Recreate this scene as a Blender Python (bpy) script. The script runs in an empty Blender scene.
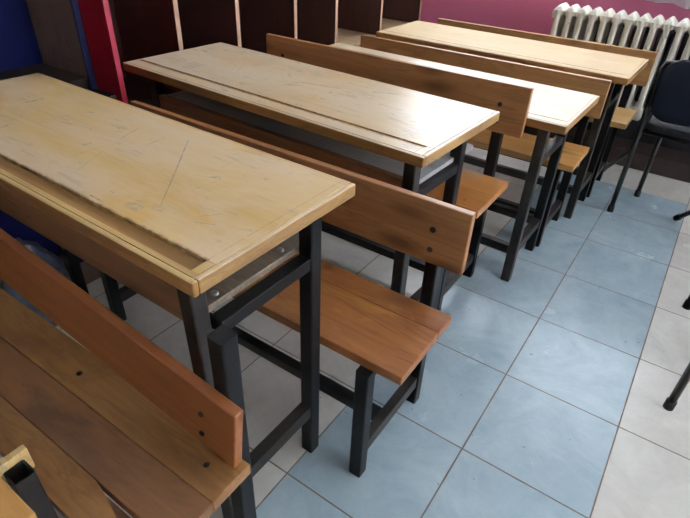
import bpy, bmesh, math, random
from mathutils import Vector, Matrix
random.seed(4)
C = bpy.context.scene.collection
sc = bpy.context.scene

# ------------------------------------------------------------ camera, daylight, exposure
cam_data = bpy.data.cameras.new('camera')
cam_data.sensor_width = 36.0
cam_data.lens = 526.1 * 36.0 / 690.0
cam_data.clip_start = 0.02
cam = bpy.data.objects.new('camera', cam_data)
C.objects.link(cam)
cr = Vector((0.82237948, 0.56771748, 0.03726726))
cu = Vector((-0.34788206, 0.44993882, 0.82251634))
cf = Vector((-0.45018892, 0.68938517, -0.56751918))
cam.matrix_world = Matrix(((cr.x, cu.x, -cf.x, -0.13199), (cr.y, cu.y, -cf.y, -0.92768),
                           (cr.z, cu.z, -cf.z, 1.21467), (0, 0, 0, 1)))
sc.camera = cam

world = bpy.data.worlds.new('overcast_daylight')
sc.world = world
world.use_nodes = True
bg = world.node_tree.nodes['Background']
bg.inputs['Color'].default_value = (0.86, 0.93, 1.0, 1)
bg.inputs['Strength'].default_value = 4.0

def window_light(name, loc, size, rot, watts, col=(0.88, 0.94, 1.0)):
    l = bpy.data.lights.new(name, 'AREA')
    l.shape = 'RECTANGLE'; l.size = size[0]; l.size_y = size[1]
    l.energy = watts; l.color = col
    o = bpy.data.objects.new(name, l); C.objects.link(o)
    o.location = loc; o.rotation_euler = rot
    return o
# daylight entering through the windows of the far wall and of the right wall
window_light('daylight_far_window', (-0.6, 2.66, 1.65), (2.8, 1.4), (math.radians(-90), 0, 0), 74)
window_light('daylight_far_window_two', (2.55, 2.66, 1.65), (2.3, 1.4), (math.radians(-90), 0, 0), 120)
window_light('daylight_right_window', (4.16, 0.6, 1.65), (2.6, 1.4), (math.radians(90), 0, math.radians(90)), 105)

sc.view_settings.view_transform = 'Standard'
sc.view_settings.look = 'None'
sc.view_settings.gamma = 1.0
sc.view_settings.use_curve_mapping = False
sc.view_settings.exposure = 0.0

# ------------------------------------------------------------ materials
def new_mat(name):
    m = bpy.data.materials.new(name); m.use_nodes = True
    nt = m.node_tree
    return m, nt, nt.nodes['Principled BSDF']

class N:
    """small node helper"""
    def __init__(s, nt): s.nt = nt
    def node(s, t, **k):
        n = s.nt.nodes.new(t)
        for a, b in k.items(): setattr(n, a, b)
        return n
    def link(s, a, b): s.nt.links.new(a, b)
    def val(s, sock, v):
        if isinstance(v, bpy.types.NodeSocket): s.link(v, sock)
        else: sock.default_value = v
    def math(s, op, a, b=None, c=None, clamp=False):
        n = s.node('ShaderNodeMath', operation=op); n.use_clamp = clamp
        s.val(n.inputs[0], a)
        if b is not None: s.val(n.inputs[1], b)
        if c is not None: s.val(n.inputs[2], c)
        return n.outputs[0]
    def mix(s, f, a, b, mode='MIX'):
        n = s.node('ShaderNodeMix', data_type='RGBA', blend_type=mode)
        s.val(n.inputs[0], f); s.val(n.inputs[6], a); s.val(n.inputs[7], b)
        return n.outputs[2]
    def noise(s, vec, scale, detail=3, rough=0.55, dist=0.0):
        n = s.node('ShaderNodeTexNoise'); s.link(vec, n.inputs['Vector'])
        n.inputs['Scale'].default_value = scale; n.inputs['Detail'].default_value = detail
        n.inputs['Roughness'].default_value = rough; n.inputs['Distortion'].default_value = dist
        return n.outputs['Fac']
    def ramp(s, f, lo, hi):
        n = s.node('ShaderNodeMapRange'); n.clamp = True
        s.val(n.inputs['Value'], f)
        n.inputs['From Min'].default_value = lo; n.inputs['From Max'].default_value = hi
        return n.outputs['Result']
    def coords(s, scale=(1, 1, 1), per_object=True):
        t = s.node('ShaderNodeTexCoord')
        mp = s.node('ShaderNodeMapping'); s.link(t.outputs['Object'], mp.inputs['Vector'])
        mp.inputs['Scale'].default_value = scale
        if per_object:
            oi = s.node('ShaderNodeObjectInfo')
            cm = s.node('ShaderNodeCombineXYZ')
            r = s.math('MULTIPLY', oi.outputs['Random'], 37.0)
            for i in range(3): s.link(r, cm.inputs[i])
            s.link(cm.outputs[0], mp.inputs['Location'])
        return mp.outputs['Vector'], t.outputs['Object']

def c4(c): return (c[0], c[1], c[2], 1)

def wood(name, base, dark, rough=0.35, grain=14.0, stretch=1.3, knots=0.5, worn=None, worn_amt=0.0,
         stain=None, stain_amt=0.0, coat=0.0, marks=None, ink=None, bump=0.05, along='X', spec=0.5, fdark=0.85, lines=0.55):
    m, nt, b = new_mat(name); n = N(nt)
    sc_ = {'X': (stretch, grain, grain), 'Y': (grain, stretch, grain), 'Z': (grain, grain, stretch)}[along]
    v, raw = n.coords(sc_)
    g1 = n.noise(v, 1.0, 5, 0.6, 0.6)
    g2 = n.noise(v, 4.0, 4, 0.6, 0.2)
    fine = {'X': (2.2, 95, 95), 'Y': (95, 2.2, 95), 'Z': (95, 95, 2.2)}[along]
    vf, _ = n.coords(fine); g3 = n.noise(vf, 1.0, 4, 0.7, 0.3)
    broad = {'X': (0.8, 5.0, 5.0), 'Y': (5.0, 0.8, 5.0), 'Z': (5, 5, 0.8)}[along]
    vw, _ = n.coords(broad); g4 = n.noise(vw, 1.0, 3, 0.55, 1.0)
    f = n.math('ADD', n.math('ADD', n.math('MULTIPLY', n.ramp(g1, 0.36, 0.64), 0.38), n.math('MULTIPLY', n.ramp(g3, 0.36, 0.62), 0.30)),
               n.math('MULTIPLY', n.ramp(g4, 0.36, 0.62), 0.32))
    col = n.mix(f, c4([x * fdark for x in dark]), c4(base))
    # thin dark growth lines that come and go
    ln = n.math('SUBTRACT', 1.0, n.ramp(n.math('ABSOLUTE', n.math('SUBTRACT', g1, 0.5)), 0.0, 0.022))
    col = n.mix(n.math('MULTIPLY', n.math('MULTIPLY', ln, n.ramp(g3, 0.3, 0.6)), lines), col, c4([x * 0.45 for x in dark]))
    if knots:
        vk, _ = n.coords((4.0, 11.0, 11.0) if along == 'X' else (8, 8, 8))
        vo = n.node('ShaderNodeTexVoronoi'); n.link(vk, vo.inputs['Vector']); vo.inputs['Scale'].default_value = 1.0
        k = n.math('SUBTRACT', 1.0, n.ramp(vo.outputs['Distance'], 0.08, 0.30))
        kk = n.math('MULTIPLY', k, knots)
        col = n.mix(kk, col, c4([x * 0.35 for x in dark]))
    vb, _ = n.coords((2.2, 5.0, 5.0))
    if worn:
        w = n.math('MULTIPLY', n.ramp(n.noise(vb, 1.0, 5, 0.65, 0.5), 0.36, 0.62), worn_amt)
        col = n.mix(w, col, c4(worn))
    if stain:
        vs, _ = n.coords((3.1, 7.0, 7.0))
        w = n.math('MULTIPLY', n.ramp(n.noise(vs, 1.3, 4, 0.6, 0.8), 0.56, 0.72), stain_amt)
        col = n.mix(w, col, c4(stain))
    if ink:
        # pen and pencil marks: short smudges and fine scribbled strokes
        vi, _ = n.coords((9, 26, 20)); vm, _ = n.coords((5, 5, 5))
        sm = n.math('MULTIPLY', n.ramp(n.noise(vi, 1.0, 3, 0.6, 1.5), 0.62, 0.70), n.ramp(n.noise(vm, 1.0, 2), 0.45, 0.6))
        col = n.mix(n.math('MULTIPLY', sm, ink), col, (0.13, 0.15, 0.17, 1))
        for rot, sx in ((0.6, 60.0), (-0.35, 75.0)):
            t = n.node('ShaderNodeTexCoord'); mp = n.node('ShaderNodeMapping')
            n.link(t.outputs['Object'], mp.inputs['Vector'])
            mp.inputs['Rotation'].default_value = (0, 0, rot); mp.inputs['Scale'].default_value = (3.5, sx, 1)
            s = n.noise(mp.outputs['Vector'], 1.0, 1, 0.5, 1.2)
            s = n.math('ABSOLUTE', n.math('SUBTRACT', s, 0.5))
            s = n.math('SUBTRACT', 1.0, n.ramp(s, 0.0, 0.026))
            vm2, _ = n.coords((7, 9, 7)); s = n.math('MULTIPLY', s, n.ramp(n.noise(vm2, 1.0, 2), 0.56, 0.64))
            col = n.mix(n.math('MULTIPLY', s, ink * 0.7), col, (0.16, 0.17, 0.2, 1))
    if marks:
        sep = n.node('ShaderNodeSeparateXYZ'); n.link(raw, sep.inputs[0])
        for (x0, y0, x1, y1, w, colr, amt) in marks:
            dx, dy = x1 - x0, y1 - y0; L2 = dx * dx + dy * dy
            px = n.math('SUBTRACT', sep.outputs[0], x0); py = n.math('SUBTRACT', sep.outputs[1], y0)
            t = n.math('DIVIDE', n.math('ADD', n.math('MULTIPLY', px, dx), n.math('MULTIPLY', py, dy)), L2, clamp=True)
            ex = n.math('SUBTRACT', px, n.math('MULTIPLY', t, dx)); ey = n.math('SUBTRACT', py, n.math('MULTIPLY', t, dy))
            d = n.math('SQRT', n.math('ADD', n.math('MULTIPLY', ex, ex), n.math('MULTIPLY', ey, ey)))
            f = n.math('MULTIPLY', n.math('SUBTRACT', 1.0, n.ramp(d, w * 0.5, w)), amt)
            vj, _ = n.coords((60, 60, 60), False)
            f = n.math('MULTIPLY', f, n.ramp(n.noise(vj, 1.0, 2), 0.3, 0.6))
            col = n.mix(f, col, c4(colr))
    n.link(col, b.inputs['Base Color'])
    vr, _ = n.coords((6, 9, 9))
    rr = n.math('ADD', rough - 0.08, n.math('MULTIPLY', n.noise(vr, 1.0, 4, 0.6), 0.22))
    n.link(rr, b.inputs['Roughness'])
    b.inputs['Coat Weight'].default_value = coat
    b.inputs['Coat Roughness'].default_value = 0.12
    b.inputs['Specular IOR Level'].default_value = spec
    if bump:
        bn = n.node('ShaderNodeBump'); bn.inputs['Strength'].default_value = bump; bn.inputs['Distance'].default_value = 0.004
        n.link(f if not marks else g2, bn.inputs['Height']); n.link(bn.outputs[0], b.inputs['Normal'])
    return m

def plain(name, col, rough=0.5, var=0.12, scale=6.0, metal=0.0, spec=0.5, col2=None, bump=0.0):
    m, nt, b = new_mat(name); n = N(nt)
    v, _ = n.coords((scale,) * 3)
    f = n.noise(v, 1.0, 4, 0.6)
    c2 = col2 or [x * (1 - var * 2) for x in col]
    n.link(n.mix(n.ramp(f, 0.3, 0.7), c4(c2), c4(col)), b.inputs['Base Color'])
    b.inputs['Roughness'].default_value = rough; b.inputs['Metallic'].default_value = metal
    b.inputs['Specular IOR Level'].default_value = spec
    if bump:
        bn = n.node('ShaderNodeBump'); bn.inputs['Strength'].default_value = bump; bn.inputs['Distance'].default_value = 0.002
        n.link(n.noise(v, 3.0, 3), bn.inputs['Height']); n.link(bn.outputs[0], b.inputs['Normal'])
    return m

INK = (0.14, 0.16, 0.20); GREY = (0.25, 0.26, 0.27)
BEIGE = (0.60, 0.445, 0.235); BEIGE_D = (0.47, 0.315, 0.13)
M = {}
desk1_marks = [  # x0, y0, x1, y1 on the desktop, half width, colour, strength
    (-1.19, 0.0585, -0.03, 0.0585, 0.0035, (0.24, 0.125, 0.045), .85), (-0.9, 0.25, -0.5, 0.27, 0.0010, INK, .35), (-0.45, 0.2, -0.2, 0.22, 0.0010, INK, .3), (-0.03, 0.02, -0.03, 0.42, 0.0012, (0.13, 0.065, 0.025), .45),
    (-0.272, 0.093, -0.248, 0.093, 0.013, GREY, 0.8),
    (-0.947, 0.267, -0.944, 0.304, 0.009, GREY, 0.8),
    (-0.229, 0.126, -0.325, 0.241, 0.0018, INK, 0.8),
    (-0.325, 0.241, -0.431, 0.365, 0.0018, INK, 0.8),
    (-0.552, 0.268, -0.581, 0.345, 0.0016, INK, 0.7),
    (-0.479, 0.284, -0.481, 0.338, 0.0016, INK, 0.6),
    (-0.47, 0.107, -0.525, 0.208, 0.0012, INK, 0.4),
    (-0.582, 0.196, -0.582, 0.211, 0.006, GREY, 0.8),
    (-0.765, 0.325, -0.75, 0.329, 0.006, GREY, 0.6),
    (-0.549, 0.098, -0.544, 0.236, 0.0012, INK, 0.4),
    (-0.134, 0.124, -0.1, 0.139, 0.0014, INK, 0.5),
    (-0.148, 0.136, -0.119, 0.173, 0.0014, INK, 0.5),
    (-0.26, 0.297, -0.27, 0.389, 0.0012, INK, 0.3),
    (-0.361, 0.068, -0.319, 0.067, 0.0025, INK, 0.8),
    (-0.817, 0.13, -0.822, 0.151, 0.004, INK, 0.6),
    (-1.088, 0.44, -1.07, 0.442, 0.004, GREY, 0.5),
    (-0.232, 0.202, -0.221, 0.279, 0.0012, INK, 0.3),
    (-0.684, 0.338, -0.642, 0.337, 0.0015, INK, 0.5)]
desk2_marks = [
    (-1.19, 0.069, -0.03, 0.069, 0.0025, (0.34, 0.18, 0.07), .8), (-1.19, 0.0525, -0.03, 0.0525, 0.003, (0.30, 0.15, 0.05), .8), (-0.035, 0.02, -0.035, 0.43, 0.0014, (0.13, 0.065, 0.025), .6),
    (-0.373, 0.335, -0.309, 0.368, 0.009, GREY, 0.75),
    (-0.294, 0.252, -0.218, 0.252, 0.008, GREY, 0.45),
    (-0.159, 0.381, -0.142, 0.386, 0.01, GREY, 0.75),
    (-0.964, 0.274, -0.887, 0.24, 0.005, GREY, 0.4),
    (-0.471, 0.083, -0.449, 0.08, 0.005, INK, 0.7),
    (-0.815, 0.173, -0.903, 0.298, 0.003, GREY, 0.35),
    (-0.605, 0.253, -0.478, 0.289, 0.012, (0.42, 0.24, 0.09), 0.55),
    (-0.15, 0.184, -0.092, 0.315, 0.002, INK, 0.5),
    (-0.83, 0.44, -0.755, 0.42, 0.01, (0.45, 0.27, 0.10), 0.4),
    (-0.369, 0.157, -0.296, 0.155, 0.003, INK, 0.5),
    (-0.11, 0.094, -0.078, 0.221, 0.0015, INK, 0.5)]
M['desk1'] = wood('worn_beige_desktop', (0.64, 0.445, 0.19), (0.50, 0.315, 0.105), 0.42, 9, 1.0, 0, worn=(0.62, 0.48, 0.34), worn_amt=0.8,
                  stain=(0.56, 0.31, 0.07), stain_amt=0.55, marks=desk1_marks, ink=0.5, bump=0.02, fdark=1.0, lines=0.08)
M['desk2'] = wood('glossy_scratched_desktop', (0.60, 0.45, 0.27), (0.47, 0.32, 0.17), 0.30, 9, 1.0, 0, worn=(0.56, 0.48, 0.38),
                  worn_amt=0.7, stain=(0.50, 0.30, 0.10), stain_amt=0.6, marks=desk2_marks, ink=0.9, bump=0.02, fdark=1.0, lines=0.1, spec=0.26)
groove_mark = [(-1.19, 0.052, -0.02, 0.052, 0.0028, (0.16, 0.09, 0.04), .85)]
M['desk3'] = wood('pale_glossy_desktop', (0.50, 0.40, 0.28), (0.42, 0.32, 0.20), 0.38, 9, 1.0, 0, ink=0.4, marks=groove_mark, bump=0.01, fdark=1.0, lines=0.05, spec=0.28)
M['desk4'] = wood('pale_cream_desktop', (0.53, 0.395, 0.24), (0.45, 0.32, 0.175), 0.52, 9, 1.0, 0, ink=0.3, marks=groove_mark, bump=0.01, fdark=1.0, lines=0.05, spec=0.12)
M['rail'] = wood('worn_front_rail', (0.66, 0.48, 0.22), (0.50, 0.32, 0.12), 0.42, 20, 1.2, 0.1, ink=0.5)
M['groove'] = wood('brown_pencil_groove', (0.40, 0.22, 0.075), (0.17, 0.085, 0.03), 0.5, 22, 1.2, 0.2, stain=(0.16, 0.12, 0.09), stain_amt=0.6)
M['edge'] = wood('dirty_brown_edge', (0.42, 0.205, 0.060), (0.17, 0.075, 0.022), 0.42, 20, 2.5, 0.2, stain=(0.07, 0.04, 0.02), stain_amt=0.6)
M['edge_light'] = wood('yellow_brown_edge', (0.44, 0.26, 0.095), (0.21, 0.11, 0.04), 0.42, 26, 6.0, 0.1, along='Y', stain=(0.20, 0.11, 0.05), stain_amt=0.5)
M['back_red'] = wood('reddish_brown_backrest', (0.36, 0.125, 0.036), (0.24, 0.072, 0.019), 0.40, 12, 1.1, 0.3, coat=0.1, lines=0.15)
M['back'] = wood('orange_brown_backrest', (0.43, 0.205, 0.078), (0.28, 0.112, 0.036), 0.38, 12, 1.3, 0.85, coat=0.1)
M['back_tan'] = wood('tan_backrest', (0.48, 0.26, 0.105), (0.34, 0.155, 0.052), 0.4, 12, 1.3, 0.9)
M['seat0'] = wood('brown_seat_planks', (0.36, 0.170, 0.052), (0.17, 0.070, 0.020), 0.42, 10, 1.2, 0.5, worn=(0.42, 0.24, 0.10), worn_amt=0.4,
                  stain=(0.12, 0.06, 0.03), stain_amt=0.5)
M['seat0b'] = wood('darker_seat_plank', (0.27, 0.115, 0.040), (0.14, 0.055, 0.020), 0.42, 10, 1.2, 0.5, worn=(0.33, 0.19, 0.10), worn_amt=0.4,
                  stain=(0.09, 0.05, 0.03), stain_amt=0.6)
M['seat1'] = wood('orange_brown_seat', (0.42, 0.165, 0.050), (0.23, 0.075, 0.022), 0.36, 9, 1.2, 0.5, stain=(0.56, 0.26, 0.06), stain_amt=0.5)
M['seat2'] = wood('varnished_orange_seat', (0.56, 0.25, 0.07), (0.42, 0.15, 0.035), 0.26, 9, 1.2, 0.4, coat=0.35)
M['seat3'] = wood('yellow_orange_seat', (0.60, 0.33, 0.10), (0.48, 0.22, 0.06), 0.32, 12, 1.2, 0.7, coat=0.15)
M['seat4'] = wood('pale_yellow_seat', (0.68, 0.44, 0.18), (0.55, 0.32, 0.11), 0.4, 12, 1.2, 0.6)
M['under'] = wood('grey_brown_book_shelf', (0.27, 0.215, 0.16), (0.11, 0.085, 0.06), 0.45, 14, 1.2, 0.1, ink=0.5)
M['under_dark'] = wood('dark_brown_front_board', (0.26, 0.125, 0.055), (0.13, 0.055, 0.022), 0.45, 16, 1.5, 0.3)
M['shelf2'] = wood('grey_shelf_with_sheen', (0.42, 0.41, 0.42), (0.33, 0.32, 0.33), 0.30, 14, 1.2, 0.0, bump=0.01)  # grey lightened to carry the window light glancing off this shelf
M['metal'] = plain('black_painted_steel', (0.011, 0.011, 0.013), 0.40, 0.25, 20, spec=0.2, col2=(0.005, 0.006, 0.007))
M['metal_worn'] = plain('scuffed_black_steel', (0.032, 0.028, 0.025), 0.42, 0.3, 26, spec=0.3, col2=(0.016, 0.014, 0.013))
M['inside'] = plain('tube_inside', (0.006, 0.006, 0.006), 0.7)
M['bolt'] = plain('dark_bolt', (0.03, 0.022, 0.018), 0.4, 0.2, 50, metal=0.4)
M['zinc'] = plain('zinc_bolt', (0.42, 0.42, 0.40), 0.35, 0.2, 60, metal=0.8)
M['brown_lam'] = wood('dark_brown_laminate', (0.085, 0.034, 0.026), (0.060, 0.022, 0.018), 0.42, 40, 2.0, 0, along='Z', bump=0.0)
M['edge_band'] = wood('beige_edge_banding', (0.52, 0.33, 0.22), (0.42, 0.25, 0.16), 0.5, 10, 2.0, 0, along='Z', bump=0.0)
M['bay_floor'] = wood('tan_bay_board', (0.48, 0.33, 0.20), (0.38, 0.25, 0.14), 0.45, 20, 2.0, 0, bump=0.0)
M['lower_brown'] = plain('brown_lower_panel', (0.16, 0.075, 0.055), 0.5, 0.1)
M['navy_lam'] = plain('navy_blue_laminate', (0.003, 0.006, 0.062), 0.6, 0.05, spec=0.15)
M['blue_edge'] = plain('blue_edge_band', (0.005, 0.012, 0.08), 0.5, 0.05)
M['taupe'] = wood('taupe_laminate', (0.20, 0.125, 0.10), (0.16, 0.10, 0.08), 0.6, 12, 2.0, 0, along='Z', bump=0.0)
M['counter'] = plain('dark_counter_board', (0.030, 0.021, 0.017), 0.6, 0.1, spec=0.15)
M['crimson'] = plain('crimson_panel', (0.26, 0.006, 0.016), 0.5, 0.08, spec=0.25)
M['crimson_lit'] = plain('crimson_lit_edge', (0.36, 0.015, 0.045), 0.5, 0.05)  # brighter red: daylight on the panel's front edge put into the colour
M['radiator'] = plain('off_white_radiator_paint', (0.68, 0.66, 0.58), 0.45, 0.12, 14, col2=(0.54, 0.52, 0.44))
M['navy_pad'] = plain('navy_fabric', (0.012, 0.018, 0.035), 0.75, 0.15, 90, spec=0.25, bump=0.25)
M['grey_pad'] = plain('charcoal_fabric', (0.035, 0.038, 0.043), 0.7, 0.2, 90, spec=0.3, bump=0.25)
M['chair_tube'] = plain('black_tube', (0.012, 0.012, 0.014), 0.35, 0.2, 40)
M['rubber'] = plain('rubber', (0.02, 0.02, 0.02), 0.7, 0.1, 30)
M['pink'] = plain('magenta_pink_wall', (0.68, 0.18, 0.32), 0.55, 0.05, 1.6, bump=0.05)
M['white_wall'] = plain('cream_wall', (0.70, 0.66, 0.60), 0.7, 0.03, 1.6)
M['ceiling'] = plain('white_ceiling', (0.8, 0.8, 0.78), 0.8, 0.02, 1.6)
M['gap_dark'] = plain('radiator_gap_dark', (0.018, 0.020, 0.028), 0.6, 0.1)  # near-black colour that makes the gaps between radiator sections read dark
M['bag'] = plain('grey_blue_plastic', (0.075, 0.095, 0.135), 0.3, 0.3, 18, spec=0.5, bump=0.5)
M['plinth'] = plain('dark_brown_plinth', (0.05, 0.033, 0.028), 0.5, 0.2, 9)
M['frame'] = plain('white_window_frame', (0.75, 0.75, 0.74), 0.4, 0.03)

m, nt, b = new_mat('window_glass')
b.inputs['Base Color'].default_value = (1, 1, 1, 1); b.inputs['Roughness'].default_value = 0.0
b.inputs['Transmission Weight'].default_value = 1.0; b.inputs['IOR'].default_value = 1.02
M['glass'] = m
m, nt, b = new_mat('sheer_white_curtain'); n = N(nt)
v, _ = n.coords((60, 60, 60)); n.link(n.mix(n.noise(v, 1.0, 2), (0.90, 0.92, 0.95, 1), (0.97, 0.98, 1.0, 1)), b.inputs['Base Color'])
b.inputs['Roughness'].default_value = 0.8
tr = n.node('ShaderNodeBsdfTranslucent'); tr.inputs['Color'].default_value = (0.97, 0.98, 1.0, 1)
mx = n.node('ShaderNodeMixShader'); mx.inputs[0].default_value = 0.8
n.link(b.outputs[0], mx.inputs[1]); n.link(tr.outputs[0], mx.inputs[2])
n.link(mx.outputs[0], nt.nodes['Material Output'].inputs['Surface'])
M['curtain'] = m

# tiled floor: 1/3 m tiles, two blue columns (x -0.667..0) that end at y = 2, white tiles elsewhere
m, nt, b = new_mat('glazed_floor_tiles'); n = N(nt)
t = n.node('ShaderNodeTexCoord'); sep = n.node('ShaderNodeSeparateXYZ'); n.link(t.outputs['Object'], sep.inputs[0])
T = 1 / 3
fx = n.math('DIVIDE', sep.outputs[0], T); fy = n.math('DIVIDE', sep.outputs[1], T)
ax = n.math('ABSOLUTE', n.math('SUBTRACT', n.math('FRACT', fx), 0.5)); ay = n.math('ABSOLUTE', n.math('SUBTRACT', n.math('FRACT', fy), 0.5))
dedge = n.math('MAXIMUM', ax, ay)
grout = n.ramp(n.math('ADD', dedge, n.math('MULTIPLY', n.math('SUBTRACT', n.noise(t.outputs['Object'], 14, 2), 0.5), 0.006)), 0.4925, 0.4955)
cell = n.node('ShaderNodeCombineXYZ'); n.link(n.math('FLOOR', fx), cell.inputs[0]); n.link(n.math('FLOOR', fy), cell.inputs[1])
wn = n.node('ShaderNodeTexWhiteNoise', noise_dimensions='2D'); n.link(cell.outputs[0], wn.inputs['Vector'])
mp = n.node('ShaderNodeMapping'); n.link(t.outputs['Object'], mp.inputs['Vector']); n.link(wn.outputs['Color'], mp.inputs['Location'])
mv = n.node('ShaderNodeVectorMath', operation='MULTIPLY_ADD'); n.link(wn.outputs['Color'], mv.inputs[0]); mv.inputs[1].default_value = (9, 9, 9); n.link(t.outputs['Object'], mv.inputs[2])
marb = n.noise(mv.outputs[0], 4.5, 6, 0.68, 1.6)
marb2 = n.noise(mv.outputs[0], 16, 4, 0.6, 0.8)
mm = n.math('ADD', n.math('MULTIPLY', n.ramp(marb, 0.3, 0.7), 0.75), n.math('MULTIPLY', n.ramp(marb2, 0.35, 0.65), 0.25))
bluec = n.mix(mm, (0.275, 0.378, 0.448, 1), (0.41, 0.505, 0.557, 1))
whitec = n.mix(mm, (0.52, 0.505, 0.475, 1), (0.68, 0.66, 0.62, 1))
inx = n.math('MULTIPLY', n.math('GREATER_THAN', sep.outputs[0], -2 * T), n.math('LESS_THAN', sep.outputs[0], 0.0))
isb = n.math('MULTIPLY', inx, n.math('LESS_THAN', sep.outputs[1], 2.0))
tcol = n.mix(isb, whitec, bluec)
tcol = n.mix(n.math('MULTIPLY', n.math('SUBTRACT', wn.outputs['Value'], 0.2), 0.14, clamp=True), tcol, (0.12, 0.17, 0.20, 1))
spk = n.math('MULTIPLY', n.ramp(n.noise(t.outputs['Object'], 42, 2, 0.5), 0.735, 0.76), 0.6)
tcol = n.mix(spk, tcol, (0.10, 0.09, 0.08, 1))
gcol = n.mix(n.noise(t.outputs['Object'], 9, 3), (0.07, 0.05, 0.03, 1), (0.26, 0.20, 0.14, 1))
n.link(n.mix(grout, tcol, gcol), b.inputs['Base Color'])
sm = n.noise(t.outputs['Object'], 5, 4, 0.6)
n.link(n.math('ADD', n.math('ADD', 0.13, n.math('MULTIPLY', sm, 0.22)), n.math('MULTIPLY', grout, 0.5)), b.inputs['Roughness'])
bn = n.node('ShaderNodeBump'); bn.inputs['Strength'].default_value = 0.4; bn.inputs['Distance'].default_value = 0.002
n.link(n.math('SUBTRACT', n.math('MULTIPLY', n.noise(t.outputs['Object'], 2.2, 2), 0.3), grout), bn.inputs['Height']); n.link(bn.outputs[0], b.inputs['Normal'])
M['tiles'] = m

# ------------------------------------------------------------ mesh helpers
def box(bm, x0, x1, y0, y1, z0, z1, bev=0.0, seg=2, mi=0, mat=None):
    """axis-aligned box, optional bevel, optional matrix"""
    vs = [bm.verts.new((x, y, z)) for x in (x0, x1) for y in (y0, y1) for z in (z0, z1)]
    f = [(0, 1, 3, 2), (4, 6, 7, 5), (0, 4, 5, 1), (2, 3, 7, 6), (0, 2, 6, 4), (1, 5, 7, 3)]
    fs = [bm.faces.new([vs[i] for i in q]) for q in f]
    for q in fs: q.material_index = mi
    if bev:
        es = list({e for q in fs for e in q.edges})
        r = bmesh.ops.bevel(bm, geom=es, offset=bev, segments=seg, profile=0.5, affect='EDGES')
        allv = {v for q in r['faces'] for v in q.verts} | {v for v in vs if v.is_valid}
        vs = list(allv)
    if mat is not None: bmesh.ops.transform(bm, matrix=mat, verts=[v for v in vs if v.is_valid])
    return vs

def tube(bm, pts, r, seg=10, cap=True):
    """round tube through points"""
    pts = [Vector(p) for p in pts]; rings = []
    prev = None
    for i, p in enumerate(pts):
        d = ((pts[min(i + 1, len(pts) - 1)] - p).normalized() + (p - pts[max(i - 1, 0)]).normalized()).normalized()
        if prev is None:
            a = d.cross(Vector((0, 0, 1)))
            if a.length < 1e-3: a = d.cross(Vector((0, 1, 0)))
        else: a = prev - d * prev.dot(d)
        a.normalize(); prev = a; bb = d.cross(a)
        rings.append([bm.verts.new(p + (a * math.cos(2 * math.pi * k / seg) + bb * math.sin(2 * math.pi * k / seg)) * r) for k in range(seg)])
    for a, bq in zip(rings, rings[1:]):
        for k in range(seg): bm.faces.new((a[k], a[(k + 1) % seg], bq[(k + 1) % seg], bq[k]))
    if cap: bm.faces.new(rings[0][::-1]); bm.faces.new(rings[-1])

def square_tube(bm, c0, c1, w, d, t=0.0022, open_top=False):
    """square steel section from c0 (bottom centre) to c1 (top centre); open_top shows the hollow"""
    c0, c1 = Vector(c0), Vector(c1)
    def ring(c, wx, wy): return [bm.verts.new((c.x + sx * wx / 2, c.y + sy * wy / 2, c.z)) for sx, sy in ((-1, -1), (1, -1), (1, 1), (-1, 1))]
    a = ring(c0, w, d); b_ = ring(c1, w, d)
    for k in range(4): bm.faces.new((a[k], a[(k + 1) % 4], b_[(k + 1) % 4], b_[k]))
    bm.faces.new(a[::-1])
    if open_top:
        i1 = ring(c1, w - 2 * t, d - 2 * t); i0 = ring(c1 - Vector((0, 0, 0.09)), w - 2 * t, d - 2 * t)
        for k in range(4):
            bm.faces.new((b_[k], b_[(k + 1) % 4], i1[(k + 1) % 4], i1[k]))
            f = bm.faces.new((i1[k], i1[(k + 1) % 4], i0[(k + 1) % 4], i0[k])); f.material_index = 1
        f = bm.faces.new(i0); f.material_index = 1
    else: bm.faces.new(b_)
    es = [e for e in bm.edges if e.is_valid and len({v for v in e.verts} & set(a + b_)) == 2 and abs(e.verts[0].co.z - e.verts[1].co.z) > 0.02]
    bmesh.ops.bevel(bm, geom=es, offset=min(w, d) * 0.12, segments=2, profile=0.5, affect='EDGES')

def obj(name, bm, mats, parent=None, smooth=False, loc=None, rot=None):
    bmesh.ops.recalc_face_normals(bm, faces=bm.faces[:])
    me = bpy.data.meshes.new(name); bm.to_mesh(me); bm.free()
    for q in (mats if isinstance(mats, (list, tuple)) else [mats]): me.materials.append(q)
    if smooth:
        for p in me.polygons: p.use_smooth = True
    o = bpy.data.objects.new(name, me); C.objects.link(o)
    if parent: o.parent = parent
    if loc: o.location = loc
    if rot: o.rotation_euler = rot
    return o

def strip(name, bm, top, side, parent):
    o = obj(name, bm, [top, side], parent)
    for p in o.data.polygons: p.material_index = 0 if p.normal.z > 0.8 else 1
    return o

def thing(name, label, cat, loc=(0, 0, 0), rotz=0.0, group=None):
    o = bpy.data.objects.new(name, None); C.objects.link(o)
    o.empty_display_size = 0.1
    o.location = loc; o.rotation_euler = (0, 0, rotz)
    o['label'] = label; o['category'] = cat
    if group: o['group'] = group
    return o

def struct(name, bm, mats):
    o = obj(name, bm, mats); o['kind'] = 'structure'; return o

def one_box(name, mats, parent, *a, **k):
    rot = k.pop('rot', None); loc = k.pop('loc', None)
    bm = bmesh.new(); box(bm, *a, **k); return obj(name, bm, mats, parent, loc=loc, rot=rot)

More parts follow.
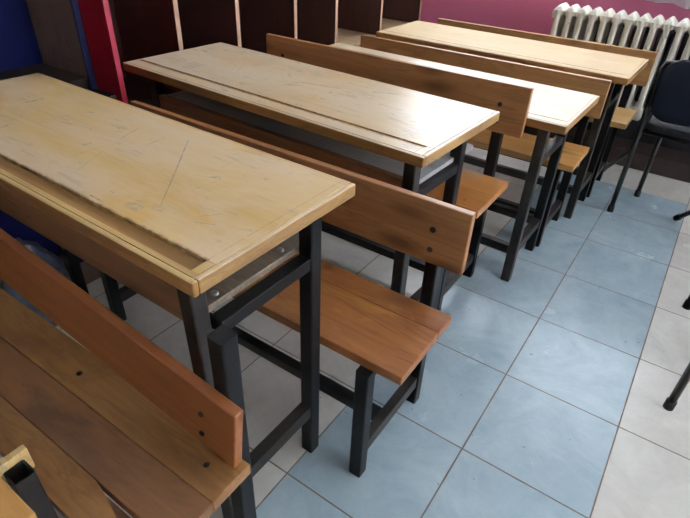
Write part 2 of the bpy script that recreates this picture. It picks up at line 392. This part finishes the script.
def bolt(parent, loc, axis='Z', r=0.007, mat='bolt', h=0.004, name='bolt'):
    bm = bmesh.new()
    n_ = 12; ring = []
    for (rr, zz) in ((r, 0), (r, h * 0.45), (r * 0.75, h * 0.85), (r * 0.3, h)):
        ring.append([bm.verts.new((rr * math.cos(2 * math.pi * k / n_), rr * math.sin(2 * math.pi * k / n_), zz)) for k in range(n_)])
    for a, b_ in zip(ring, ring[1:]):
        for k in range(n_): bm.faces.new((a[k], a[(k + 1) % n_], b_[(k + 1) % n_], b_[k]))
    bm.faces.new(ring[0][::-1]); bm.faces.new(ring[-1])
    rot = {'Z': (0, 0, 0), '-Y': (math.radians(90), 0, 0), 'X': (0, math.radians(90), 0)}[axis]
    return obj(name, bm, M[mat], parent, smooth=True, loc=loc, rot=rot)

# ------------------------------------------------------------ room shell
WY = 2.50; WL = -2.26; WR = 4.0; WF = -4.5; H = 2.9
bm = bmesh.new(); box(bm, WL - .1, WR + .1, WF - .1, WY + .1, -0.08, 0); struct('floor', bm, M['tiles'])
bm = bmesh.new(); box(bm, WL - .1, WR + .1, WF - .1, WY + .1, H, H + .08); struct('ceiling', bm, M['ceiling'])
bm = bmesh.new(); box(bm, WL - .1, WL, WF, WY, 0, H); struct('wall_left', bm, M['white_wall'])
bm = bmesh.new(); box(bm, WL, WR, WF - .1, WF, 0, H); struct('wall_front', bm, M['white_wall'])
def wall_with_holes(name, axis, c0, c1, a0, a1, holes, mat, zs=(0.95, 2.35)):
    bm = bmesh.new(); cuts = [a0]
    for h0, h1 in holes: cuts += [h0, h1]
    cuts.append(a1)
    def bx(p, q, z0, z1):
        if axis == 'Y': box(bm, p, q, c0, c1, z0, z1)
        else: box(bm, c0, c1, p, q, z0, z1)
    bx(a0, a1, 0, zs[0]); bx(a0, a1, zs[1], H)
    for i in range(0, len(cuts), 2): bx(cuts[i], cuts[i + 1], zs[0], zs[1])
    struct(name, bm, mat)
wall_with_holes('wall_back', 'Y', WY, WY + .1, WL, WR, [(-2.0, 0.8), (1.4, 3.7)], M['pink'])
wall_with_holes('wall_right', 'X', WR, WR + .1, WF, WY, [(-0.8, 1.9)], M['white_wall'])
def window(idx, axis, c, a0, a1, z0=0.95, z1=2.35):
    bm = bmesh.new(); w = 0.05
    def bx(p, q, u, v, d0=0.0, d1=0.06):
        if axis == 'Y': box(bm, p, q, c + d0, c + d1, u, v, 0.004, 1)
        else: box(bm, c + d0, c + d1, p, q, u, v, 0.004, 1)
    bx(a0, a1, z0, z0 + w); bx(a0, a1, z1 - w, z1)
    k = 3
    for i in range(k + 1):
        p = a0 + (a1 - a0 - w) * i / k; bx(p, p + w, z0 + w, z1 - w)
    o = struct('window_%d' % idx, bm, M['frame'])
    bm = bmesh.new()
    if axis == 'Y': box(bm, a0, a1, c + .028, c + .034, z0, z1)
    else: box(bm, c + .028, c + .034, a0, a1, z0, z1)
    g = obj('window_glass', bm, M['glass'], o)
window(1, 'Y', WY + .02, -2.0, 0.8); window(2, 'Y', WY + .02, 1.4, 3.7); window(3, 'X', WR + .02, -0.8, 1.9)
bm = bmesh.new(); box(bm, -1.74, WR, 2.29, WY, 0, 0.10, 0.006, 2); struct('baseboard_back', bm, M['plinth'])

# ------------------------------------------------------------ desks
LW = 0.034
def desk(x1, y0, ztop, W, D, rot, top_mat, label, groove=(0.035, 0.05), inset=(0.035, 0.11), front_board=True,
         rail_mat=None, shelf=True, shelf_z=0.60, lower_z=0.165, edge='edge', shelf_mat='under', bolts=True, shelf_y=(0.02, 0.36), front_x=0.0, low_bars=False, board_z=None):
    t = thing('school_desk', label, 'desk', (x1, y0, 0), rot, 'school desks standing one behind another')
    TH = 0.026
    zt, zb = ztop, ztop - TH
    g0, gw = groove
    # front rail, groove floor, main board, edge strips
    one_box('front_rail', M[rail_mat] if rail_mat else top_mat, t, -W + 0.012, -0.012, 0.012, g0, zb, zt, bev=0.0008)
    one_box('pencil_groove', M['groove'], t, -W + 0.012, -0.03, g0, g0 + gw, zb, zt - (0.008 if gw > 0.02 else 0.003))
    one_box('desktop', top_mat, t, -W + 0.012, -0.012, g0 + gw, D - 0.008, zb, zt, bev=0.0008)
    one_box('groove_end', top_mat, t, -0.03, -0.012, g0 + 0.0005, g0 + gw - 0.0005, zb, zt - 0.0006)
    bm = bmesh.new(); box(bm, -W, 0, 0, 0.012, zb - 0.002, zt - 0.0002, 0.003, 2); strip('front_edge_strip', bm, M[rail_mat] if rail_mat else top_mat, M[edge], t)
    bm = bmesh.new(); box(bm, -0.012, 0, 0.0121, D, zb - 0.002, zt - 0.0002, 0.003, 2); strip('side_edge_strip', bm, top_mat, M['edge_light'], t)
    bm = bmesh.new(); box(bm, -W, -W + 0.012, 0.0121, D, zb - 0.002, zt - 0.0002, 0.003, 2); strip('side_edge_strip', bm, top_mat, M['edge_light'], t)
    bm = bmesh.new(); box(bm, -W + 0.012, -0.012, D - 0.008, D, zb, zt - 0.0002, 0.002, 2); strip('rear_edge_strip', bm, top_mat, M['edge_light'], t)
    ly0, ly1 = inset[0], D - inset[1]
    xr = -0.017 - (inset[2] if len(inset) > 2 else 0.0); xl = -W + (inset[3] if len(inset) > 3 else 0.13)
    for x in (xr, xl):
        for y in (ly0, ly1):
            fxx = (-front_x if x == xr else front_x) if y == ly0 else 0
            bm = bmesh.new(); square_tube(bm, (x + fxx * 0.3, y, 0), (x + fxx, y, zb - 0.0025), LW, LW)
            obj('leg', bm, [M['metal_worn'] if (y == ly0) else M['metal'], M['inside']], t)
        one_box('upper_side_rail', M['metal'], t, x - .015, x + .015, ly0 + LW / 2, ly1 - LW / 2, shelf_z - .03, shelf_z - .002, bev=0.002)
        one_box('lower_side_rail', M['metal_worn'], t, x - .015, x + .015, ly0 + LW / 2, ly1 - LW / 2, lower_z - .02, lower_z + .018, bev=0.002)
    one_box('top_crossbar', M['metal'], t, xl + LW / 2, xr - LW / 2, ly1 - .015, ly1 + .015, zb - .032, zb - .0025, bev=0.002)
    if low_bars:
        one_box('top_crossbar', M['metal'], t, xl + LW / 2, xr - LW / 2, ly0 - .015, ly0 + .015, zb - .034, zb - .0025, bev=0.002)
        for y in (ly0, ly1):
            one_box('lower_stretcher', M['metal_worn'], t, xl + LW / 2, xr - LW / 2, y - .014, y + .014, lower_z - .02, lower_z + .014, bev=0.002)
    if board_z:
        one_box('front_board', M['under_dark'], t, xl + LW / 2, xr - LW / 2, ly0 - .012, ly0 + .010, board_z[0], board_z[1], bev=0.001)
    if front_board:
        one_box('front_board', M['under_dark'], t, xl + LW / 2 + .001, xr - LW / 2 - .001, ly0 - .014, ly0 + .004, shelf_z - .010, zb - .0025, bev=0.001)
    if shelf:
        sh = one_box('book_shelf', M[shelf_mat], t, xl - .012, xr - LW / 2 + 0.016, shelf_y[0] + (.03 if front_board else 0.0), shelf_y[1], shelf_z, shelf_z + .014, bev=0.0015,) if not front_board else \
             one_box('book_shelf', M[shelf_mat], t, xl + LW / 2 + .001, xr - LW / 2 - .001, ly0 + .0045, ly1 + 0.06, shelf_z - .001, shelf_z + .014, bev=0.0015)
        if bolts:
            for y in (ly0 + .05, ly1 - .05): bolt(sh, (xr - LW / 2 - 0.018, y, shelf_z + .014), r=0.008, mat='zinc', h=0.005)
            for x in (xr - .35, xr - .8): bolt(sh, (x, ly1 - .03, shelf_z + .014), r=0.006, mat='zinc', h=0.004)
    return t

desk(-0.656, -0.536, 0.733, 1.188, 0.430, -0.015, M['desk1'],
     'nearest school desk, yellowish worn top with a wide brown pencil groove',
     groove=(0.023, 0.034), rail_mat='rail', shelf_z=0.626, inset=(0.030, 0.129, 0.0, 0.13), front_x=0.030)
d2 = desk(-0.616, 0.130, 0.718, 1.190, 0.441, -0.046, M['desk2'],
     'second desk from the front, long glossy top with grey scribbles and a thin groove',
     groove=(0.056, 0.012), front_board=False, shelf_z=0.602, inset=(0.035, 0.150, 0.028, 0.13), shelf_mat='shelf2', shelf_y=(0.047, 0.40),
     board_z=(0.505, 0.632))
bm = bmesh.new(); box(bm, -0.925, -0.905, 0.10, 0.12, 0.640, 0.691, 0.002); box(bm, -0.925, -0.890, 0.10, 0.12, 0.684, 0.6905, 0.002)
obj('metal_bracket', bm, M['zinc'], d2)
desk(-0.446, 0.783, 0.647, 1.187, 0.420, -0.015, M['desk3'],
     'third desk, low white-gleaming top partly behind a knotty orange backrest',
     groove=(0.050, 0.004), front_board=False, shelf=False, shelf_z=0.512, inset=(0.040, 0.105, 0.055, 0.13), lower_z=0.14, low_bars=True)
desk(-0.391, 1.452, 0.665, 1.189, 0.415, -0.022, M['desk4'],
     'farthest desk, cream top, standing in front of the radiator',
     groove=(0.048, 0.003), front_board=False, shelf=False, shelf_z=0.545, inset=(0.035, 0.155, 0.050, 0.06), lower_z=0.14, low_bars=True)

# ------------------------------------------------------------ benches
def bench(x1, yr, zs, W, D, label, seat_mat, back_mat, back, planks, post_top, leg_in=0.085, cant=0.0, back_y=0.015,
          left_in=0.085, side_z=0.09, leg_y=None, bolt_r=0.0078, cut_plank=False, front_open=True, post_x=None, bolt_at=None, back_x=(0, 0), th=0.026, plank_mats=None):
    """x1 right end, yr rear edge of the seat, zs top of the seat"""
    t = thing('school_bench', label, 'bench', (x1, yr, 0), 0, 'wooden benches with backrests')
    zb = zs - th
    fy = -D + 0.004 if leg_y is None else leg_y
    # seat planks, front to back
    for i, (a, b_) in enumerate(planks):
        pm = M[plank_mats[i]] if plank_mats else seat_mat
        if cut_plank and i == 0:
            bm = bmesh.new(); g = b_
            pts = [(-W, a), (0, a), (0, g - 0.045), (-0.06, g - 0.034), (-0.105, g - 0.020), (-0.15, g - 0.007), (-0.187, g), (-W, g)]
            lo = [bm.verts.new((x, y, zb)) for x, y in pts]; hi = [bm.verts.new((x, y, zs - 0.0005)) for x, y in pts]
            bm.faces.new(lo[::-1]); bm.faces.new(hi)
            for q in range(len(pts)): bm.faces.new((lo[q], lo[(q + 1) % len(pts)], hi[(q + 1) % len(pts)], hi[q]))
            obj('seat_plank', bm, pm, t)
            one_box('under_batten', M['seat0b'], t, -0.20, -0.066, g - 0.05, g - 0.001, zb - 0.012, zb - 0.0005)
            continue
        one_box('seat_plank', pm, t, -W, 0, a, b_, zb, zs - random.uniform(0, 0.0012), bev=0.002)
    for k, x in enumerate((-leg_in, -W + left_in)):
        bm = bmesh.new(); square_tube(bm, (x, fy, 0), (x, fy, zb - .0005), LW, LW, open_top=False)
        obj('leg', bm, [M['metal'], M['inside']], t)
        py = back_y + 0.0105 + LW / 2 + 0.0005
        bm = bmesh.new(); square_tube(bm, (x, py, 0), (x, py, post_top[k]), LW, LW)
        obj('back_post', bm, [M['metal'], M['inside']], t)
        one_box('side_rail', M['metal_worn'], t, x - .013, x + .013, fy + LW / 2, py - LW / 2, side_z - .02, side_z + .018, bev=0.002)
        one_box('seat_bearer', M['metal'], t, x - .013, x + .013, fy + LW / 2, py - LW / 2, zb - .03, zb - .0008, bev=0.002)
    one_box('long_stretcher', M['metal'], t, -W + left_in + .0135, -leg_in - .0135, -D / 2 - .015, -D / 2 + .015, side_z - .018, side_z + .014, bev=0.002)
    # backrest board, rotated about its right end when it hangs askew
    z0, z1 = back
    xb = back_x[0]; L = W - back_x[0] + back_x[1]
    bm = bmesh.new(); box(bm, -L, 0, back_y - .010, back_y + .010, z0, z1, 0.003, 3)
    bo = obj('backrest', bm, back_mat, t, loc=(-xb, 0, 0))
    if cant:
        bo.matrix_local = Matrix.Translation((-xb, 0, z0)) @ Matrix.Rotation(cant, 4, 'Y') @ Matrix.Translation((0, 0, -z0))
    bolts_ = bolt_at or [(-leg_in + xb, z0 + (z1 - z0) * .58), (-leg_in + xb, z0 + (z1 - z0) * .24),
                         (-W + left_in + xb, z0 + (z1 - z0) * .58), (-W + left_in + xb, z0 + (z1 - z0) * .24)]
    for (bx_, bz_) in bolts_: bolt(bo, (bx_, back_y - .010, bz_), '-Y', r=bolt_r, h=0.005)
    return t

b0 = bench(-0.553, -0.553, 0.400, 1.16, 0.268, 'nearest bench, wide dark brown plank seat with a reddish slanting backrest, lower left', M['seat0'], M['back_red'],
      (0.405, 0.554), [(-0.234, -0.172), (-0.1712, -0.088), (-0.0872, 0.0)], (0.668, 0.62), leg_in=0.045, cant=0.122, back_y=-0.016,
      bolt_at=[(-0.075, 0.495), (-0.075, 0.44), (-1.08, 0.495), (-1.08, 0.44)], back_x=(0.012, 0.0), plank_mats=['seat0', 'seat0b', 'seat0'], leg_y=-0.215, bolt_r=0.0058, cut_plank=True)
for x, y in ((-0.06, -0.045), (-0.42, -0.05)): bolt(b0, (x, y, 0.3998), r=0.0058, h=0.002)
bench(-0.442, 0.030, 0.393, 1.14, 0.265, 'second bench, smooth orange-brown seat beside the open blue tile floor', M['seat1'], M['back'],
      (0.510, 0.668), [(-0.246, -0.0735), (-0.073, 0.0)], (0.640, 0.64), leg_in=0.085, leg_y=-0.250)
bench(-0.564, 0.716, 0.449, 1.065, 0.265, 'third bench, shiny orange varnished seat between the second and third desks', M['seat2'], M['back'],
      (0.598, 0.757), [(-0.262, -0.1305), (-0.130, 0.0)], (0.72, 0.72), leg_in=0.085, back_x=(-0.003, 0), leg_y=-0.252)
bench(-0.443, 1.384, 0.388, 1.17, 0.265, 'fourth bench, yellow-orange seat between the white-gleaming low desk and the cream desk', M['seat3'], M['back_tan'],
      (0.506, 0.658), [(-0.250, -0.0805), (-0.080, 0.0)], (0.63, 0.63), leg_in=0.060, leg_y=-0.235)
bench(-0.368, 1.975, 0.407, 1.12, 0.265, 'farthest bench, pale yellow seat right in front of the radiator', M['seat4'], M['back_tan'],
      (0.520, 0.675), [(-0.246, -0.1205), (-0.120, 0.0)], (0.65, 0.65), leg_in=0.075, leg_y=-0.200)

# bare steel tube with two wood offcuts at the picture's lower left edge: the corner of another bench
t = thing('broken_bench', 'corner of a broken bench, hollow black tube with offcut boards, bottom left', 'bench', (-0.763, -0.840, 0))
for x in (0.0, -0.75):
    bm = bmesh.new(); square_tube(bm, (x, 0.032, 0), (x, 0.032, 0.502), 0.034, 0.031, open_top=True)
    obj('tube_leg', bm, [M['metal_worn'], M['inside']], t)
one_box('wood_strip', M['rail'], t, -0.0305, -0.0178, -0.16, 0.058, 0.47, 0.516, bev=0.0015)
one_box('seat_board', M['seat3'], t, -0.80, 0.075, -0.22, 0.0125, 0.478, 0.500, bev=0.002)
one_box('low_rail', M['metal'], t, -0.732, -0.0175, 0.018, 0.044, 0.09, 0.12, bev=0.002)

# ------------------------------------------------------------ cabinets along the left wall
CX = -1.86; BX = -2.24
t = thing('blue_cupboard', 'navy blue open-topped cupboard with a taupe divider, left edge', 'cabinet', (-2.0, -0.7, 0))
def part(name, mat, *a, **k):
    o = one_box(name, M[mat], t, *a, **k); o.location = -Vector(t.location); return o
part('lower_panel', 'navy_lam', BX, -1.75, -1.5, 0.098, 0.1005, 0.618, bev=0.002)
part('plinth_board', 'taupe', BX, -1.755, -1.5, 0.098, 0, 0.1, bev=0.001)
part('counter', 'counter', BX, -1.745, -1.5, 0.098, 0.6185, 0.64, bev=0.002)
part('bay_shelf', 'counter', BX, -1.866, -1.5, 0.0815, 0.6405, 0.678, bev=0.002)
part('back_panel', 'navy_lam', BX, -2.125, -1.5, 0.08, 0.6785, 1.9, bev=0.001)
dv = part('divider', 'taupe', BX, CX, 0.082, 0.098, 0.6405, 1.9, bev=0.001)
e_ = one_box('edge_band', M['blue_edge'], dv, CX + .0002, CX + .014, 0.078, 0.099, 0.6405, 1.9, bev=0.002)
dv = part('divider', 'taupe', -2.1245, CX, -0.72, -0.70, 0.6785, 1.9, bev=0.001)
e_ = one_box('edge_band', M['blue_edge'], dv, CX + .0002, CX + .014, -0.722, -0.699, 0.6405, 1.9, bev=0.002)
part('top_board', 'navy_lam', BX, CX + .02, -1.5, 0.099, 1.9005, 1.92, bev=0.002)

bm = bmesh.new()
bmesh.ops.create_icosphere(bm, subdivisions=5, radius=1.0)
from mathutils import noise as mn
for v in bm.verts:
    p = v.co.copy()
    k = 1 + 0.10 * mn.noise(p * 2.1) + 0.05 * mn.noise(p * 6.0 + Vector((3, 1, 2)))
    w = 1.0 if p.z < 0.2 else 1.0 - 0.45 * (p.z - 0.2)
    v.co = Vector((p.x * 0.058 * k * w, p.y * 0.105 * k * w, max(-0.155, p.z * 0.175 * k)))
bg_ = obj('plastic_bag', bm, M['bag'], smooth=True, loc=(-1.662, -0.372, 0.1555))
bg_['label'] = 'crumpled grey-blue bag on the floor in front of the navy cupboard, under the nearest desk'; bg_['category'] = 'bag'

t = thing('red_side_panel', 'tall crimson upright panel between the blue and the brown cupboards', 'panel', (-1.95, 0.115, 0))
part('panel_face', 'crimson', BX, -1.7205, 0.101, 0.119, 0, 1.92, bev=0.001)
part('edge_band', 'crimson_lit', -1.7202, -1.718, 0.101, 0.119, 0, 1.92)  # front edge of the same panel, coloured as if lit

t = thing('brown_cupboard', 'dark brown cupboard divided into upright bays edged in beige, left wall', 'cabinet', (-2.0, 1.3, 0))
part('lower_body', 'lower_brown', BX, -1.842, 0.130, WY - .001, 0, 0.510, bev=0.002)
part('bay_board', 'counter', BX, -1.837, 0.130, 1.1795, 0.5105, 0.530, bev=0.002)
part('bay_board', 'bay_floor', BX, -1.835, 1.180, 2.4995, 0.5105, 0.530, bev=0.002)
part('back_panel', 'brown_lam', BX, -2.225, 0.130, 2.4995, 0.5305, 1.9)
for y in (0.477, 0.795, 1.180, 1.520, 1.980, 2.478):
    dv = part('divider', 'brown_lam', -2.2245, CX, y, y + .018, 0.5305, 1.9)
    one_box('edge_band', M['edge_band'], dv, CX, CX + .002, y, y + .020, 0.5305, 1.9)
part('top_board', 'brown_lam', BX, CX + .002, 0.130, 2.4995, 1.9005, 1.92, bev=0.002)

# ------------------------------------------------------------ radiator
bm = bmesh.new(); box(bm, -0.90, 0.95, WY - 0.03, WY - 0.001, 0.101, 0.70, 0.002); struct('gap_dark_board_1', bm, M['gap_dark'])  # added board, there only to darken the gaps between radiator sections
rad = thing('radiator', 'off-white cast iron radiator of upright sections under the window', 'radiator', (-0.5, 2.30, 0.28))
def section_mesh():
    bm = bmesh.new()
    z0, z1 = 0.0, 0.500
    def loft(prof):  # prof: list of (z, half-width x, y0, y1)
        rings = []
        for z, hw, y0, y1 in prof:
            cc = 0.35 * hw
            rings.append([bm.verts.new(p) for p in ((-hw, y0 + cc, z), (-hw + cc, y0, z), (hw - cc, y0, z), (hw, y0 + cc, z),
                                                    (hw, y1 - cc, z), (hw - cc, y1, z), (-hw + cc, y1, z), (-hw, y1 - cc, z))])
        for a, b_ in zip(rings, rings[1:]):
            for k in range(8): bm.faces.new((a[k], a[(k + 1) % 8], b_[(k + 1) % 8], b_[k]))
        bm.faces.new(rings[0][::-1]); bm.faces.new(rings[-1])
    ya, yb = -0.070, 0.070                                  # flat water column
    loft([(z0 + .03, .020, ya, yb), (z0 + .055, .0145, ya, yb), (z1 - .046, .0145, ya, yb), (z1 - .036, .021, ya, yb), (z1 - .028, .0285, ya, yb)])
    loft([(z0, .018, -.055, .055), (z0 + .02, .0285, -.068, .068), (z0 + .065, .0285, -.068, .068), (z0 + .085, .012, -.04, .04)])
    loft([(z1 - .060, .012, -.04, .04), (z1 - .040, .0285, -.066, .066), (z1 - .022, .0292, -.070, .070), (z1 - .006, .015, -.062, .062), (z1 + .004, .005, -.050, .050)])
    # fine rib down the front face
    loft([(z0 + .05, .004, -.0735, -.069), (z1 - .02, .004, -.0735, -.069)])
    bmesh.ops.recalc_face_normals(bm, faces=bm.faces[:])
    me = bpy.data.meshes.new('radiator_section'); bm.to_mesh(me); bm.free(); me.materials.append(M['radiator'])
    return me
sm_ = section_mesh()
for i in range(20):
    o = bpy.data.objects.new('section', sm_); C.objects.link(o); o.parent = rad
    o.location = (-0.415 + i * 0.0588, 0, 0)
for x in (-0.445, 0.735):
    bm = bmesh.new(); tube(bm, [(x - .012, 0, 0.450), (x + .012, 0, 0.450)], 0.02, 12); obj('end_plug', bm, M['radiator'], rad, smooth=False)
for x in (-0.344, 0.126):
    bm = bmesh.new(); tube(bm, [(x, -0.074, 0.425), (x, -0.084, 0.425)], 0.005, 10); obj('air_valve', bm, M['zinc'], rad)
bm = bmesh.new()
tube(bm, [(0.72, 0, 0.045), (0.86, 0, 0.045), (0.90, 0, 0.02), (0.90, 0, -0.1795)], 0.012, 12); obj('pipe', bm, M['radiator'], rad, smooth=True)
for x in (-0.27, 0.55):
    one_box('foot', M['radiator'], rad, x - .012, x + .012, .02, .17, -.012, 0.002, bev=0.004)

# ------------------------------------------------------------ curtain
bm = bmesh.new(); cols = 120; rows = 10
xs = [-0.66 + 1.5 * i / cols for i in range(cols + 1)]
grid = []
for j in range(rows + 1):
    row = []
    for i, x in enumerate(xs):
        amp = 0.018 * (0.6 + 0.4 * (1 - j / rows))
        y = 2.43 + amp * math.sin(x * 58 + 0.7 * math.sin(x * 9)) + 0.006 * math.sin(x * 131)
        z0 = 0.812 + 0.018 * math.sin(x * 6 + 4.9) + 0.004 * math.sin(x * 40)
        row.append(bm.verts.new((x, y, z0 + (2.5 - z0) * j / rows)))
    grid.append(row)
for j in range(rows):
    for i in range(cols): bm.faces.new((grid[j][i], grid[j][i + 1], grid[j + 1][i + 1], grid[j + 1][i]))
cur = obj('curtain', bm, M['curtain'], smooth=True)
sol = cur.modifiers.new('thickness', 'SOLIDIFY'); sol.thickness = 0.0015
cur['label'] = 'thin white curtain whose hem hangs just above the radiator'; cur['category'] = 'curtain'
bm = bmesh.new(); tube(bm, [(-1.6, 2.43, 2.515), (1.0, 2.43, 2.515)], 0.012, 10)
cr_ = obj('curtain_rod', bm, M['frame'], smooth=True); cr_['label'] = 'white rod carrying the thin curtain over the window'; cr_['category'] = 'curtain rod'

# ------------------------------------------------------------ chairs on the right
def pad(bm, w, h, d, crn, seg=6, puff=0.012):
    """rounded rectangle cushion in the XZ plane centred on origin, thickness along Y, with puffed faces"""
    out = []
    for (cx, cz, a0) in ((w / 2 - crn, h / 2 - crn, 0), (-w / 2 + crn, h / 2 - crn, 90), (-w / 2 + crn, -h / 2 + crn, 180), (w / 2 - crn, -h / 2 + crn, 270)):
        for k in range(seg + 1):
            a = math.radians(a0 + 90 * k / seg); out.append((cx + crn * math.cos(a), cz + crn * math.sin(a)))
    def ring(s, y): return [bm.verts.new((x * s, y, z * s)) for x, z in out]
    rs = [ring(0.3, -d / 2 - puff), ring(0.75, -d / 2 - puff * .8), ring(0.94, -d / 2), ring(1.0, -d / 4), ring(1.0, d / 4), ring(0.94, d / 2), ring(0.75, d / 2 + puff * .8), ring(0.3, d / 2 + puff)]
    for a, b_ in zip(rs, rs[1:]):
        for k in range(len(out)): bm.faces.new((a[k], a[(k + 1) % len(out)], b_[(k + 1) % len(out)], b_[k]))
    bm.faces.new(rs[0]); bm.faces.new(rs[-1][::-1])

def office_chair(loc, rot, label, legs, name='padded_chair', seat_c=(0.21, 0.20), seat_z=0.43):
    t = thing(name, label, 'chair', loc, rot, 'dark padded chairs along the right side')
    bm = bmesh.new(); pad(bm, 0.42, 0.255, 0.03, 0.075)
    o = obj('backrest', bm, M['navy_pad'], t, smooth=True, loc=(seat_c[0] + 0.006, -0.02, 0.600), rot=(math.radians(4), 0, 0))
    bm = bmesh.new(); pad(bm, 0.42, 0.40, 0.035, 0.06)
    o = obj('seat', bm, M['grey_pad'], t, smooth=True, loc=(seat_c[0], seat_c[1], seat_z), rot=(math.radians(90), 0, 0))
    bm = bmesh.new(); z = seat_z - .032
    tube(bm, [(0.015, 0.03, z), (0.405, 0.03, z), (0.405, 0.37, z), (0.015, 0.37, z), (0.015, 0.03, z)], 0.009, 8)
    obj('seat_frame', bm, M['chair_tube'], t, smooth=True)
    for pts in legs:
        bm = bmesh.new(); tube(bm, pts, 0.0115, 10); lg = obj('leg', bm, M['chair_tube'], t, smooth=True)
        a, b_ = Vector(pts[0]), Vector(pts[1]); d = (b_ - a).normalized()
        bm = bmesh.new(); tube(bm, [a - d * 0.001, a + d * 0.03], 0.0145, 10); obj('rubber_foot', bm, M['rubber'], lg, smooth=True)
    return t
F = 0.001
office_chair((-0.306, 1.679, 0), math.radians(-3),
    'navy chair with its back to the aisle, beside the farthest desk and radiator',
    [[(0, 0, F), (0, 0, 0.42), (-0.004, -0.005, 0.66), (0.01, -0.005, 0.70), (0.05, -0.005, 0.705)],
     [(0.42, 0, F), (0.42, 0, 0.42), (0.424, -0.005, 0.66), (0.41, -0.005, 0.70), (0.37, -0.005, 0.705)],
     [(0.062, 0.265, F), (0.064, 0.27, 0.405)], [(0.372, 0.285, F), (0.366, 0.29, 0.405)],
     [(-0.165, 0.425, 0.0135), (-0.042, 0.31, 0.20), (0.0, 0.05, 0.40), (0.02, 0.0, 0.50)]])
office_chair((0.107, 0.497, 0), math.radians(4),
    'dark chair at the right edge nearest the camera, only one foot showing',
    [[(0, 0, F), (0.004, 0.0, 0.42), (0.0, -0.005, 0.70)], [(0.42, 0, F), (0.416, 0.0, 0.42), (0.42, -0.005, 0.70)],
     [(0.10, 0.36, F), (0.06, 0.33, 0.405)], [(0.34, 0.36, F), (0.36, 0.33, 0.405)]])
office_chair((0.095, 1.066, 0), math.radians(5),
    'dark chair at the right edge, middle one, foot tip on the white tiles',
    [[(0, 0, F), (0.004, 0.0, 0.42), (0.0, -0.005, 0.70)], [(0.42, 0, F), (0.416, 0.0, 0.42), (0.42, -0.005, 0.70)],
     [(-0.065, 0.72, 0.012), (0.02, 0.60, 0.17), (0.10, 0.40, 0.38), (0.10, 0.33, 0.405)], [(0.34, 0.36, F), (0.36, 0.33, 0.405)]])
